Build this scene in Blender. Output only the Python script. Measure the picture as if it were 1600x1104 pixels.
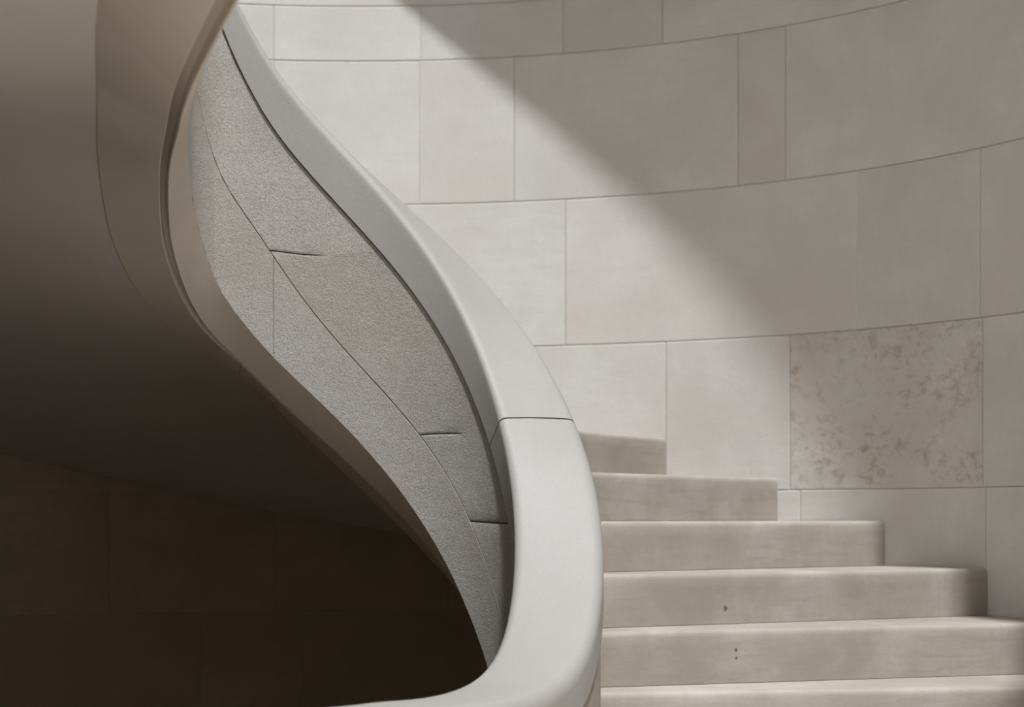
import bpy, math, random
import numpy as np
from mathutils import Vector, Matrix

random.seed(7)
scene = bpy.context.scene
for o in list(bpy.data.objects):
    bpy.data.objects.remove(o, do_unlink=True)

# ------------------------------------------------------------------ camera
cam_data = bpy.data.cameras.new('camera')
cam = bpy.data.objects.new('camera', cam_data)
scene.collection.objects.link(cam)
cam.location = (0.0, 0.0, 0.0)
cam.rotation_euler = (math.pi / 2, 0.0, 0.0)
cam_data.sensor_fit = 'HORIZONTAL'
cam_data.sensor_width = 36.0
cam_data.lens = 3154.16 / 1600.0 * 36.0
cam_data.shift_y = 258.0 / 1600.0
cam_data.clip_start = 0.05
cam_data.clip_end = 200.0
cam_data.dof.use_dof = True
cam_data.dof.focus_distance = 5.95
cam_data.dof.aperture_fstop = 2.8
scene.camera = cam

# ------------------------------------------------------------------ sky, sun, exposure
SUN_AZ, SUN_EL = math.radians(-77.0), math.radians(65.0)
SUN_DIR = Vector((math.cos(SUN_AZ) * math.cos(SUN_EL), math.sin(SUN_AZ) * math.cos(SUN_EL), math.sin(SUN_EL)))
world = bpy.data.worlds.new('sky')
scene.world = world
world.use_nodes = True
wn = world.node_tree.nodes
wn['Background'].inputs['Color'].default_value = (0.93, 0.96, 1.0, 1.0)
wn['Background'].inputs['Strength'].default_value = 1.42
sun_data = bpy.data.lights.new('sun', 'SUN')
sun_data.energy = 5.1
sun_data.color = (0.92, 0.96, 1.0)
sun_data.angle = math.radians(2.7)
sun = bpy.data.objects.new('sun', sun_data)
sun.rotation_euler = SUN_DIR.to_track_quat('Z', 'Y').to_euler()
sun.location = (0, -4, 9)
scene.collection.objects.link(sun)
scene.view_settings.view_transform = 'Standard'
scene.view_settings.look = 'None'
scene.view_settings.gamma = 1.0
scene.view_settings.exposure = 0.0
scene.view_settings.use_curve_mapping = False

# ------------------------------------------------------------------ measurements (metres, eye level = 0)
CX, CY, R = -0.6541, 5.7101, 2.7042            # axis and radius of the round stone wall
RISE, TURN = 0.166, 0.1816                     # one step
TH0, Z0 = 0.5355, -0.1738                      # front edge of the reference step
FLOOR_Z, PIT_Z, CEIL_Z = -1.342, -5.0, 2.6
LAND_TH = TH0 + 9 * TURN
LAND_Z = Z0 + 9 * RISE
LOW_TH = TH0 - 6 * TURN + 0.03
# the inner edge of the parapet along the open well: x, y, top of the coping, then the depth
# below the coping of the facing joint, the facing's lower edge, the lip and the outer crease
PATH = np.array([
(-2.9000,3.9000,-0.4215,0.6003,0.9107,0.9538,1.1518),(-2.8779,3.9000,-0.4215,0.6003,0.9107,0.9538,1.1518),(-2.8558,3.9000,-0.4215,0.6003,0.9107,0.9538,1.1518),
(-2.8337,3.9000,-0.4215,0.6003,0.9107,0.9538,1.1518),(-2.8116,3.9000,-0.4215,0.6003,0.9107,0.9538,1.1518),(-2.7895,3.9000,-0.4215,0.6003,0.9107,0.9538,1.1518),
(-2.7674,3.9000,-0.4215,0.6003,0.9107,0.9538,1.1518),(-2.7453,3.9000,-0.4215,0.6003,0.9107,0.9538,1.1518),(-2.7232,3.9000,-0.4215,0.6003,0.9107,0.9538,1.1518),
(-2.7011,3.9000,-0.4215,0.6003,0.9107,0.9538,1.1518),(-2.6790,3.9000,-0.4215,0.6003,0.9107,0.9538,1.1518),(-2.6569,3.9000,-0.4215,0.6003,0.9107,0.9538,1.1518),
(-2.6348,3.9000,-0.4215,0.6003,0.9107,0.9538,1.1518),(-2.6127,3.9000,-0.4215,0.6003,0.9107,0.9538,1.1518),(-2.5906,3.9000,-0.4215,0.6003,0.9107,0.9538,1.1518),
(-2.5685,3.9000,-0.4215,0.6003,0.9107,0.9538,1.1518),(-2.5464,3.9000,-0.4215,0.6003,0.9107,0.9538,1.1518),(-2.5243,3.9000,-0.4215,0.6003,0.9107,0.9538,1.1518),
(-2.5022,3.9000,-0.4215,0.6003,0.9107,0.9538,1.1518),(-2.4801,3.9000,-0.4215,0.6003,0.9107,0.9538,1.1518),(-2.4580,3.9000,-0.4215,0.6003,0.9107,0.9538,1.1518),
(-2.4359,3.9000,-0.4215,0.6003,0.9107,0.9538,1.1518),(-2.4138,3.9000,-0.4215,0.6003,0.9107,0.9538,1.1518),(-2.3917,3.9000,-0.4215,0.6003,0.9107,0.9538,1.1518),
(-2.3696,3.9000,-0.4215,0.6003,0.9107,0.9538,1.1518),(-2.3475,3.9000,-0.4215,0.6003,0.9107,0.9538,1.1518),(-2.3254,3.9001,-0.4215,0.6003,0.9107,0.9538,1.1518),
(-2.3033,3.9003,-0.4215,0.6003,0.9107,0.9538,1.1518),(-2.2812,3.9009,-0.4215,0.6003,0.9107,0.9538,1.1518),(-2.2591,3.9018,-0.4215,0.6003,0.9107,0.9538,1.1518),
(-2.2370,3.9027,-0.4215,0.6003,0.9107,0.9538,1.1518),(-2.2149,3.9037,-0.4215,0.6003,0.9107,0.9538,1.1518),(-2.1929,3.9046,-0.4215,0.6003,0.9107,0.9538,1.1518),
(-2.1708,3.9056,-0.4215,0.6003,0.9107,0.9538,1.1518),(-2.1487,3.9065,-0.4215,0.6003,0.9107,0.9538,1.1518),(-2.1266,3.9075,-0.4215,0.6003,0.9107,0.9538,1.1518),
(-2.1045,3.9084,-0.4215,0.6003,0.9107,0.9538,1.1518),(-2.0824,3.9094,-0.4215,0.6003,0.9107,0.9538,1.1518),(-2.0604,3.9103,-0.4215,0.6003,0.9107,0.9538,1.1518),
(-2.0383,3.9113,-0.4215,0.6003,0.9107,0.9538,1.1518),(-2.0162,3.9122,-0.4215,0.6003,0.9107,0.9538,1.1518),(-1.9941,3.9132,-0.4215,0.6003,0.9107,0.9538,1.1518),
(-1.9720,3.9141,-0.4215,0.6003,0.9107,0.9538,1.1518),(-1.9500,3.9151,-0.4215,0.6003,0.9107,0.9538,1.1518),(-1.9279,3.9160,-0.4215,0.6003,0.9107,0.9538,1.1518),
(-1.9058,3.9170,-0.4215,0.6003,0.9107,0.9538,1.1518),(-1.8837,3.9179,-0.4215,0.6003,0.9107,0.9538,1.1518),(-1.8616,3.9189,-0.4215,0.6003,0.9107,0.9538,1.1518),
(-1.8396,3.9198,-0.4215,0.6003,0.9107,0.9538,1.1518),(-1.8175,3.9208,-0.4215,0.6003,0.9107,0.9538,1.1518),(-1.7954,3.9218,-0.4215,0.6003,0.9107,0.9538,1.1518),
(-1.7733,3.9227,-0.4215,0.6003,0.9107,0.9538,1.1518),(-1.7512,3.9237,-0.4215,0.6003,0.9107,0.9538,1.1518),(-1.7292,3.9252,-0.4215,0.6003,0.9107,0.9538,1.1518),
(-1.7072,3.9273,-0.4215,0.6003,0.9107,0.9538,1.1518),(-1.6853,3.9302,-0.4215,0.6003,0.9107,0.9538,1.1518),(-1.6635,3.9334,-0.4215,0.6003,0.9107,0.9538,1.1518),
(-1.6416,3.9366,-0.4215,0.6003,0.9107,0.9538,1.1518),(-1.6197,3.9398,-0.4215,0.6003,0.9107,0.9538,1.1518),(-1.5979,3.9430,-0.4215,0.6003,0.9107,0.9538,1.1518),
(-1.5760,3.9463,-0.4215,0.6003,0.9107,0.9538,1.1518),(-1.5541,3.9495,-0.4215,0.6003,0.9107,0.9538,1.1518),(-1.5323,3.9527,-0.4215,0.6003,0.9107,0.9538,1.1518),
(-1.5104,3.9560,-0.4215,0.6003,0.9107,0.9538,1.1518),(-1.4886,3.9592,-0.4215,0.6003,0.9107,0.9538,1.1518),(-1.4667,3.9624,-0.4215,0.6003,0.9107,0.9538,1.1518),
(-1.4448,3.9657,-0.4215,0.6003,0.9107,0.9538,1.1518),(-1.4230,3.9689,-0.4215,0.6003,0.9107,0.9538,1.1518),(-1.4011,3.9721,-0.4215,0.6003,0.9107,0.9538,1.1518),
(-1.3792,3.9753,-0.4215,0.6003,0.9107,0.9538,1.1518),(-1.3574,3.9786,-0.4215,0.6003,0.9107,0.9538,1.1518),(-1.3355,3.9818,-0.4215,0.6003,0.9107,0.9538,1.1518),
(-1.3137,3.9852,-0.4215,0.6003,0.9107,0.9538,1.1518),(-1.2920,3.9892,-0.4215,0.6003,0.9107,0.9538,1.1518),(-1.2707,3.9945,-0.4215,0.6003,0.9107,0.9538,1.1518),
(-1.2497,4.0012,-0.4215,0.6003,0.9107,0.9538,1.1518),(-1.2289,4.0086,-0.4215,0.6003,0.9107,0.9538,1.1518),(-1.2081,4.0161,-0.4215,0.6003,0.9107,0.9538,1.1518),
(-1.1873,4.0237,-0.4215,0.6003,0.9107,0.9538,1.1518),(-1.1666,4.0313,-0.4215,0.6003,0.9107,0.9538,1.1518),(-1.1458,4.0388,-0.4215,0.6003,0.9107,0.9538,1.1518),
(-1.1250,4.0464,-0.4215,0.6003,0.9107,0.9538,1.1518),(-1.1042,4.0539,-0.4215,0.6003,0.9107,0.9538,1.1518),(-1.0835,4.0615,-0.4215,0.6003,0.9107,0.9538,1.1518),
(-1.0627,4.0690,-0.4215,0.6003,0.9107,0.9538,1.1518),(-1.0419,4.0766,-0.4215,0.6003,0.9107,0.9538,1.1518),(-1.0212,4.0841,-0.4215,0.6003,0.9107,0.9538,1.1518),
(-1.0004,4.0917,-0.4215,0.6003,0.9107,0.9538,1.1518),(-0.9797,4.0994,-0.4215,0.6003,0.9107,0.9538,1.1518),(-0.9595,4.1080,-0.4215,0.6003,0.9107,0.9538,1.1518),
(-0.9400,4.1181,-0.4215,0.6003,0.9107,0.9538,1.1518),(-0.9213,4.1297,-0.4215,0.6003,0.9107,0.9538,1.1518),(-0.9030,4.1420,-0.4215,0.6003,0.9107,0.9538,1.1518),
(-0.8847,4.1544,-0.4215,0.6003,0.9107,0.9538,1.1518),(-0.8664,4.1668,-0.4215,0.6003,0.9107,0.9538,1.1518),(-0.8481,4.1793,-0.4215,0.6003,0.9107,0.9538,1.1518),
(-0.8299,4.1917,-0.4215,0.6003,0.9107,0.9538,1.1518),(-0.8116,4.2041,-0.4215,0.6003,0.9107,0.9538,1.1518),(-0.7933,4.2166,-0.4215,0.6003,0.9107,0.9538,1.1518),
(-0.7750,4.2290,-0.4215,0.6003,0.9107,0.9538,1.1518),(-0.7567,4.2414,-0.4215,0.6003,0.9107,0.9538,1.1518),(-0.7385,4.2538,-0.4215,0.6003,0.9107,0.9538,1.1518),
(-0.7203,4.2664,-0.4215,0.6003,0.9107,0.9538,1.1518),(-0.7025,4.2794,-0.4215,0.6003,0.9107,0.9538,1.1518),(-0.6853,4.2933,-0.4215,0.6003,0.9107,0.9538,1.1518),
(-0.6686,4.3077,-0.4215,0.6003,0.9107,0.9538,1.1518),(-0.6520,4.3223,-0.4215,0.6003,0.9107,0.9538,1.1518),(-0.6355,4.3370,-0.4215,0.6003,0.9107,0.9538,1.1518),
(-0.6189,4.3516,-0.4215,0.6003,0.9107,0.9538,1.1518),(-0.6023,4.3662,-0.4215,0.6003,0.9107,0.9538,1.1518),(-0.5857,4.3808,-0.4215,0.6003,0.9107,0.9538,1.1518),
(-0.5692,4.3954,-0.4215,0.6003,0.9107,0.9538,1.1518),(-0.5526,4.4101,-0.4215,0.6003,0.9107,0.9538,1.1518),(-0.5364,4.4251,-0.4215,0.6003,0.9107,0.9538,1.1518),
(-0.5206,4.4405,-0.4215,0.6003,0.9107,0.9538,1.1518),(-0.5053,4.4565,-0.4215,0.6003,0.9107,0.9538,1.1518),(-0.4902,4.4726,-0.4215,0.6003,0.9107,0.9538,1.1518),
(-0.4751,4.4887,-0.4215,0.6003,0.9107,0.9538,1.1518),(-0.4600,4.5048,-0.4215,0.6003,0.9107,0.9538,1.1518),(-0.4449,4.5210,-0.4215,0.6003,0.9107,0.9538,1.1518),
(-0.4298,4.5371,-0.4215,0.6003,0.9107,0.9538,1.1518),(-0.4147,4.5533,-0.4215,0.6003,0.9107,0.9538,1.1518),(-0.3996,4.5694,-0.4215,0.6003,0.9108,0.9538,1.1519),
(-0.3846,4.5856,-0.4214,0.6004,0.9111,0.9539,1.1526),(-0.3700,4.6022,-0.4213,0.6004,0.9122,0.9543,1.1548),(-0.3562,4.6194,-0.4210,0.6005,0.9142,0.9548,1.1589),
(-0.3430,4.6371,-0.4207,0.6006,0.9166,0.9556,1.1641),(-0.3303,4.6552,-0.4208,0.6007,0.9190,0.9563,1.1690),(-0.3178,4.6734,-0.4211,0.6008,0.9209,0.9568,1.1730),
(-0.3054,4.6917,-0.4217,0.6008,0.9225,0.9573,1.1762),(-0.2931,4.7101,-0.4224,0.6008,0.9237,0.9576,1.1789),(-0.2810,4.7286,-0.4232,0.6009,0.9247,0.9579,1.1811),
(-0.2690,4.7471,-0.4238,0.6009,0.9255,0.9581,1.1830),(-0.2571,4.7657,-0.4244,0.6009,0.9263,0.9583,1.1846),(-0.2454,4.7845,-0.4248,0.6009,0.9269,0.9585,1.1861),
(-0.2338,4.8033,-0.4250,0.6009,0.9275,0.9586,1.1874),(-0.2224,4.8223,-0.4250,0.6009,0.9280,0.9587,1.1886),(-0.2113,4.8413,-0.4248,0.6009,0.9284,0.9588,1.1896),
(-0.2003,4.8605,-0.4243,0.6009,0.9288,0.9589,1.1905),(-0.1895,4.8798,-0.4236,0.6008,0.9291,0.9589,1.1914),(-0.1789,4.8992,-0.4226,0.6008,0.9293,0.9590,1.1921),
(-0.1685,4.9187,-0.4213,0.6008,0.9295,0.9590,1.1927),(-0.1583,4.9383,-0.4197,0.6008,0.9297,0.9590,1.1933),(-0.1484,4.9581,-0.4178,0.6007,0.9298,0.9590,1.1937),
(-0.1387,4.9779,-0.4155,0.6007,0.9299,0.9589,1.1941),(-0.1293,4.9979,-0.4129,0.6007,0.9299,0.9589,1.1944),(-0.1201,5.0180,-0.4098,0.6006,0.9299,0.9588,1.1946),
(-0.1111,5.0382,-0.4063,0.6006,0.9298,0.9587,1.1948),(-0.1023,5.0585,-0.4022,0.6005,0.9297,0.9586,1.1948),(-0.0939,5.0789,-0.3975,0.6005,0.9296,0.9585,1.1948),
(-0.0856,5.0994,-0.3922,0.6004,0.9294,0.9584,1.1947),(-0.0776,5.1200,-0.3862,0.6004,0.9291,0.9582,1.1945),(-0.0699,5.1407,-0.3795,0.6003,0.9288,0.9581,1.1943),
(-0.0624,5.1615,-0.3721,0.6003,0.9285,0.9579,1.1939),(-0.0552,5.1824,-0.3638,0.6002,0.9281,0.9577,1.1935),(-0.0483,5.2034,-0.3547,0.6001,0.9277,0.9575,1.1930),
(-0.0416,5.2245,-0.3446,0.6000,0.9272,0.9573,1.1924),(-0.0353,5.2456,-0.3336,0.6000,0.9267,0.9570,1.1917),(-0.0293,5.2669,-0.3216,0.5999,0.9261,0.9568,1.1910),
(-0.0236,5.2882,-0.3085,0.5998,0.9255,0.9565,1.1901),(-0.0183,5.3097,-0.2943,0.5997,0.9248,0.9562,1.1892),(-0.0132,5.3312,-0.2788,0.5996,0.9240,0.9558,1.1881),
(-0.0086,5.3528,-0.2622,0.5995,0.9232,0.9555,1.1870),(-0.0043,5.3745,-0.2444,0.5994,0.9224,0.9551,1.1857),(-0.0004,5.3962,-0.2255,0.5992,0.9215,0.9547,1.1844),
(0.0031,5.4181,-0.2055,0.5991,0.9205,0.9543,1.1829),(0.0061,5.4399,-0.1844,0.5989,0.9194,0.9538,1.1813),(0.0088,5.4619,-0.1622,0.5988,0.9183,0.9534,1.1795),
(0.0110,5.4839,-0.1390,0.5986,0.9171,0.9529,1.1777),(0.0127,5.5059,-0.1147,0.5984,0.9158,0.9523,1.1757),(0.0140,5.5280,-0.0894,0.5982,0.9144,0.9517,1.1735),
(0.0147,5.5500,-0.0631,0.5980,0.9129,0.9511,1.1712),(0.0148,5.5721,-0.0358,0.5977,0.9114,0.9505,1.1688),(0.0144,5.5942,-0.0075,0.5975,0.9097,0.9498,1.1662),
(0.0133,5.6163,0.0218,0.5972,0.9080,0.9491,1.1634),(0.0114,5.6383,0.0520,0.5968,0.9061,0.9484,1.1604),(0.0089,5.6602,0.0832,0.5965,0.9042,0.9477,1.1573),
(0.0055,5.6820,0.1153,0.5961,0.9021,0.9469,1.1540),(0.0012,5.7037,0.1483,0.5957,0.9000,0.9461,1.1505),(-0.0040,5.7252,0.1822,0.5952,0.8978,0.9453,1.1468),
(-0.0102,5.7464,0.2167,0.5947,0.8955,0.9444,1.1430),(-0.0172,5.7673,0.2520,0.5941,0.8930,0.9435,1.1390),(-0.0253,5.7878,0.2878,0.5935,0.8906,0.9427,1.1348),
(-0.0343,5.8080,0.3241,0.5928,0.8880,0.9418,1.1304),(-0.0443,5.8277,0.3607,0.5921,0.8853,0.9409,1.1259),(-0.0552,5.8469,0.3975,0.5913,0.8827,0.9401,1.1213),
(-0.0670,5.8655,0.4344,0.5906,0.8799,0.9393,1.1165),(-0.0797,5.8835,0.4712,0.5898,0.8771,0.9385,1.1116),(-0.0933,5.9009,0.5078,0.5891,0.8743,0.9377,1.1066),
(-0.1078,5.9176,0.5439,0.5885,0.8715,0.9370,1.1015),(-0.1230,5.9336,0.5795,0.5882,0.8687,0.9363,1.0964),(-0.1390,5.9488,0.6144,0.5881,0.8659,0.9357,1.0912),
(-0.1558,5.9632,0.6485,0.5883,0.8631,0.9352,1.0860),(-0.1732,5.9768,0.6817,0.5889,0.8604,0.9348,1.0807),(-0.1912,5.9895,0.7141,0.5898,0.8578,0.9345,1.0755),
(-0.2098,6.0014,0.7457,0.5910,0.8552,0.9343,1.0704),(-0.2289,6.0125,0.7764,0.5925,0.8528,0.9343,1.0653),(-0.2485,6.0227,0.8062,0.5941,0.8505,0.9344,1.0603),
(-0.2685,6.0320,0.8352,0.5960,0.8484,0.9346,1.0555),(-0.2888,6.0406,0.8635,0.5979,0.8464,0.9351,1.0508),(-0.3095,6.0484,0.8911,0.5998,0.8447,0.9357,1.0464),
(-0.3304,6.0554,0.9180,0.6018,0.8431,0.9365,1.0421),(-0.3516,6.0616,0.9443,0.6036,0.8418,0.9376,1.0381),(-0.3730,6.0672,0.9701,0.6052,0.8408,0.9388,1.0344),
(-0.3945,6.0721,0.9954,0.6066,0.8400,0.9404,1.0309),(-0.4162,6.0764,1.0202,0.6077,0.8396,0.9422,1.0279),(-0.4380,6.0802,1.0447,0.6085,0.8395,0.9443,1.0252),
(-0.4598,6.0834,1.0689,0.6089,0.8398,0.9467,1.0229),(-0.4818,6.0862,1.0929,0.6089,0.8405,0.9495,1.0211),(-0.5037,6.0885,1.1168,0.6085,0.8416,0.9527,1.0198),
(-0.5257,6.0905,1.1406,0.6076,0.8433,0.9562,1.0190),(-0.5478,6.0921,1.1646,0.6062,0.8454,0.9603,1.0188),(-0.5698,6.0935,1.1887,0.6042,0.8482,0.9648,1.0193),
(-0.5919,6.0947,1.2132,0.6016,0.8515,0.9698,1.0204),(-0.6140,6.0956,1.2381,0.5983,0.8555,0.9754,1.0223),(-0.6361,6.0963,1.2637,0.5945,0.8602,0.9816,1.0248),
(-0.6582,6.0968,1.2901,0.5902,0.8657,0.9885,1.0282),(-0.6803,6.0971,1.3176,0.5861,0.8721,0.9962,1.0324),(-0.7024,6.0971,1.3467,0.5825,0.8795,1.0049,1.0376),
(-0.7245,6.0969,1.3779,0.5805,0.8883,1.0148,1.0440),(-0.7466,6.0964,1.4118,0.5810,0.8986,1.0262,1.0517),(-0.7686,6.0955,1.4487,0.5850,0.9107,1.0392,1.0610),
(-0.7907,6.0939,1.4887,0.5929,0.9247,1.0540,1.0718),(-0.8126,6.0915,1.5312,0.6041,0.9403,1.0702,1.0839),(-0.8343,6.0877,1.5758,0.6170,0.9572,1.0873,1.0968),
(-0.8553,6.0816,1.6225,0.6299,0.9745,1.1046,1.1096),(-0.8747,6.0722,1.6721,0.6411,0.9912,1.1210,1.1215),(-0.8918,6.0590,1.7245,0.6497,1.0063,1.1358,1.1319),
(-0.9058,6.0425,1.7779,0.6556,1.0194,1.1484,1.1402),(-0.9169,6.0238,1.8300,0.6595,1.0301,1.1587,1.1465),(-0.9253,6.0035,1.8782,0.6618,1.0389,1.1671,1.1512),
(-0.9314,5.9824,1.9212,0.6631,1.0461,1.1739,1.1546),(-0.9355,5.9608,1.9586,0.6637,1.0520,1.1794,1.1570),(-0.9381,5.9389,1.9910,0.6640,1.0569,1.1841,1.1588),
(-0.9395,5.9168,2.0189,0.6641,1.0612,1.1880,1.1600),(-0.9398,5.8948,2.0431,0.6640,1.0648,1.1914,1.1609),(-0.9394,5.8727,2.0639,0.6638,1.0680,1.1944,1.1614),
(-0.9383,5.8506,2.0818,0.6635,1.0709,1.1970,1.1618),(-0.9366,5.8286,2.0973,0.6632,1.0735,1.1994,1.1620),(-0.9345,5.8066,2.1106,0.6629,1.0758,1.2016,1.1621),
(-0.9319,5.7846,2.1220,0.6626,1.0779,1.2035,1.1620),(-0.9290,5.7627,2.1318,0.6623,1.0799,1.2053,1.1619),(-0.9258,5.7409,2.1403,0.6620,1.0818,1.2070,1.1617),
(-0.9223,5.7190,2.1477,0.6617,1.0835,1.2085,1.1614),(-0.9187,5.6972,2.1541,0.6613,1.0851,1.2100,1.1610),(-0.9149,5.6755,2.1598,0.6610,1.0866,1.2114,1.1606),
(-0.9110,5.6537,2.1647,0.6607,1.0881,1.2127,1.1602),(-0.9070,5.6320,2.1690,0.6605,1.0895,1.2140,1.1597),(-0.9028,5.6103,2.1728,0.6602,1.0909,1.2152,1.1592),
(-0.8986,5.5886,2.1761,0.6599,1.0921,1.2163,1.1586),(-0.8943,5.5669,2.1790,0.6597,1.0934,1.2174,1.1580),(-0.8899,5.5452,2.1814,0.6594,1.0946,1.2185,1.1573),
(-0.8855,5.5236,2.1835,0.6592,1.0957,1.2195,1.1566),(-0.8810,5.5019,2.1853,0.6590,1.0969,1.2205,1.1559),(-0.8765,5.4803,2.1868,0.6588,1.0980,1.2214,1.1551),
(-0.8719,5.4587,2.1881,0.6586,1.0990,1.2224,1.1543),(-0.8673,5.4371,2.1891,0.6584,1.1001,1.2232,1.1535),(-0.8627,5.4155,2.1899,0.6583,1.1011,1.2241,1.1526),
(-0.8581,5.3938,2.1905,0.6581,1.1021,1.2250,1.1517),(-0.8534,5.3722,2.1909,0.6579,1.1030,1.2258,1.1507),(-0.8488,5.3506,2.1912,0.6578,1.1040,1.2266,1.1497),
(-0.8441,5.3290,2.1913,0.6577,1.1049,1.2274,1.1486),(-0.8395,5.3074,2.1913,0.6575,1.1058,1.2282,1.1476),(-0.8349,5.2858,2.1913,0.6574,1.1067,1.2289,1.1464),
(-0.8303,5.2642,2.1911,0.6573,1.1076,1.2296,1.1452),(-0.8257,5.2426,2.1909,0.6572,1.1085,1.2304,1.1440),(-0.8211,5.2209,2.1907,0.6571,1.1093,1.2311,1.1427),
(-0.8166,5.1993,2.1904,0.6570,1.1102,1.2318,1.1414),(-0.8121,5.1777,2.1900,0.6569,1.1110,1.2325,1.1400),(-0.8077,5.1560,2.1896,0.6568,1.1119,1.2331,1.1385),
(-0.8033,5.1344,2.1891,0.6567,1.1127,1.2338,1.1370),(-0.7989,5.1127,2.1886,0.6566,1.1135,1.2344,1.1354),(-0.7945,5.0910,2.1881,0.6566,1.1143,1.2350,1.1338),
(-0.7901,5.0694,2.1875,0.6565,1.1151,1.2352,1.1320),(-0.7858,5.0477,2.1869,0.6565,1.1158,1.2351,1.1302),(-0.7815,5.0260,2.1862,0.6564,1.1166,1.2345,1.1284),
(-0.7772,5.0043,2.1855,0.6564,1.1174,1.2336,1.1264),(-0.7730,4.9826,2.1847,0.6564,1.1181,1.2323,1.1244),(-0.7687,4.9609,2.1839,0.6564,1.1189,1.2306,1.1222),
(-0.7645,4.9392,2.1830,0.6564,1.1196,1.2286,1.1200),(-0.7603,4.9176,2.1821,0.6564,1.1204,1.2263,1.1176),(-0.7561,4.8959,2.1812,0.6564,1.1211,1.2237,1.1152),
(-0.7519,4.8742,2.1802,0.6565,1.1218,1.2209,1.1126),(-0.7477,4.8525,2.1792,0.6565,1.1225,1.2178,1.1098),(-0.7435,4.8308,2.1781,0.6566,1.1233,1.2144,1.1069),
(-0.7393,4.8091,2.1770,0.6566,1.1240,1.2108,1.1038),(-0.7351,4.7874,2.1759,0.6567,1.1247,1.2071,1.1005),(-0.7308,4.7657,2.1747,0.6568,1.1255,1.2032,1.0970),
(-0.7265,4.7440,2.1735,0.6570,1.1262,1.1991,1.0932),(-0.7222,4.7223,2.1723,0.6571,1.1270,1.1949,1.0891),(-0.7178,4.7007,2.1710,0.6573,1.1277,1.1906,1.0847),
(-0.7134,4.6790,2.1697,0.6575,1.1285,1.1861,1.0799),(-0.7090,4.6574,2.1683,0.6578,1.1293,1.1817,1.0749),(-0.7045,4.6357,2.1669,0.6580,1.1301,1.1772,1.0694),
(-0.6999,4.6141,2.1655,0.6583,1.1309,1.1727,1.0638),(-0.6953,4.5925,2.1641,0.6586,1.1317,1.1681,1.0582),(-0.6907,4.5709,2.1629,0.6589,1.1323,1.1636,1.0535),
(-0.6859,4.5493,2.1622,0.6590,1.1327,1.1591,1.0505),(-0.6810,4.5277,2.1619,0.6591,1.1329,1.1547,1.0491),(-0.6760,4.5062,2.1618,0.6591,1.1329,1.1504,1.0487),
(-0.6710,4.4847,2.1618,0.6591,1.1329,1.1462,1.0487),(-0.6659,4.4632,2.1618,0.6591,1.1329,1.1422,1.0487),(-0.6606,4.4417,2.1618,0.6591,1.1329,1.1384,1.0487),
(-0.6552,4.4203,2.1618,0.6591,1.1329,1.1348,1.0487),(-0.6498,4.3988,2.1618,0.6591,1.1329,1.1315,1.0487),(-0.6444,4.3774,2.1618,0.6591,1.1329,1.1284,1.0487),
(-0.6388,4.3561,2.1618,0.6591,1.1329,1.1255,1.0487),(-0.6330,4.3347,2.1618,0.6591,1.1329,1.1230,1.0487),(-0.6272,4.3134,2.1618,0.6591,1.1329,1.1208,1.0487),
(-0.6214,4.2921,2.1618,0.6591,1.1329,1.1189,1.0487),(-0.6155,4.2707,2.1618,0.6591,1.1329,1.1173,1.0487),(-0.6096,4.2495,2.1618,0.6591,1.1329,1.1162,1.0487),
(-0.6036,4.2282,2.1618,0.6591,1.1329,1.1154,1.0487),(-0.5976,4.2069,2.1618,0.6591,1.1329,1.1150,1.0487),(-0.5916,4.1857,2.1618,0.6591,1.1329,1.1150,1.0487),
(-0.5856,4.1644,2.1618,0.6591,1.1329,1.1150,1.0487),(-0.5795,4.1431,2.1618,0.6591,1.1329,1.1150,1.0487),(-0.5735,4.1219,2.1618,0.6591,1.1329,1.1150,1.0487),
(-0.5675,4.1006,2.1618,0.6591,1.1329,1.1150,1.0487),(-0.5615,4.0793,2.1618,0.6591,1.1329,1.1150,1.0487),(-0.5555,4.0580,2.1618,0.6591,1.1329,1.1150,1.0487),
(-0.5495,4.0368,2.1618,0.6591,1.1329,1.1150,1.0487),(-0.5435,4.0155,2.1618,0.6591,1.1329,1.1150,1.0487),(-0.5375,3.9942,2.1618,0.6591,1.1329,1.1150,1.0487),
(-0.5314,3.9730,2.1618,0.6591,1.1329,1.1150,1.0487),(-0.5254,3.9517,2.1618,0.6591,1.1329,1.1150,1.0487),(-0.5194,3.9304,2.1618,0.6591,1.1329,1.1150,1.0487),
(-0.5134,3.9092,2.1618,0.6591,1.1329,1.1150,1.0487),(-0.5074,3.8879,2.1618,0.6591,1.1329,1.1150,1.0487),(-0.5014,3.8666,2.1618,0.6591,1.1329,1.1150,1.0487),
(-0.4954,3.8454,2.1618,0.6591,1.1329,1.1150,1.0487),(-0.4893,3.8241,2.1618,0.6591,1.1329,1.1150,1.0487),(-0.4833,3.8028,2.1618,0.6591,1.1329,1.1150,1.0487),
(-0.4773,3.7816,2.1618,0.6591,1.1329,1.1150,1.0487),(-0.4713,3.7603,2.1618,0.6591,1.1329,1.1150,1.0487),(-0.4653,3.7390,2.1618,0.6591,1.1329,1.1150,1.0487),
(-0.4593,3.7178,2.1618,0.6591,1.1329,1.1150,1.0487),(-0.4533,3.6965,2.1618,0.6591,1.1329,1.1150,1.0487),(-0.4473,3.6752,2.1618,0.6591,1.1329,1.1150,1.0487),
(-0.4412,3.6540,2.1618,0.6591,1.1329,1.1150,1.0487),(-0.4352,3.6327,2.1618,0.6591,1.1329,1.1150,1.0487),(-0.4292,3.6114,2.1618,0.6591,1.1329,1.1150,1.0487),
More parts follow.
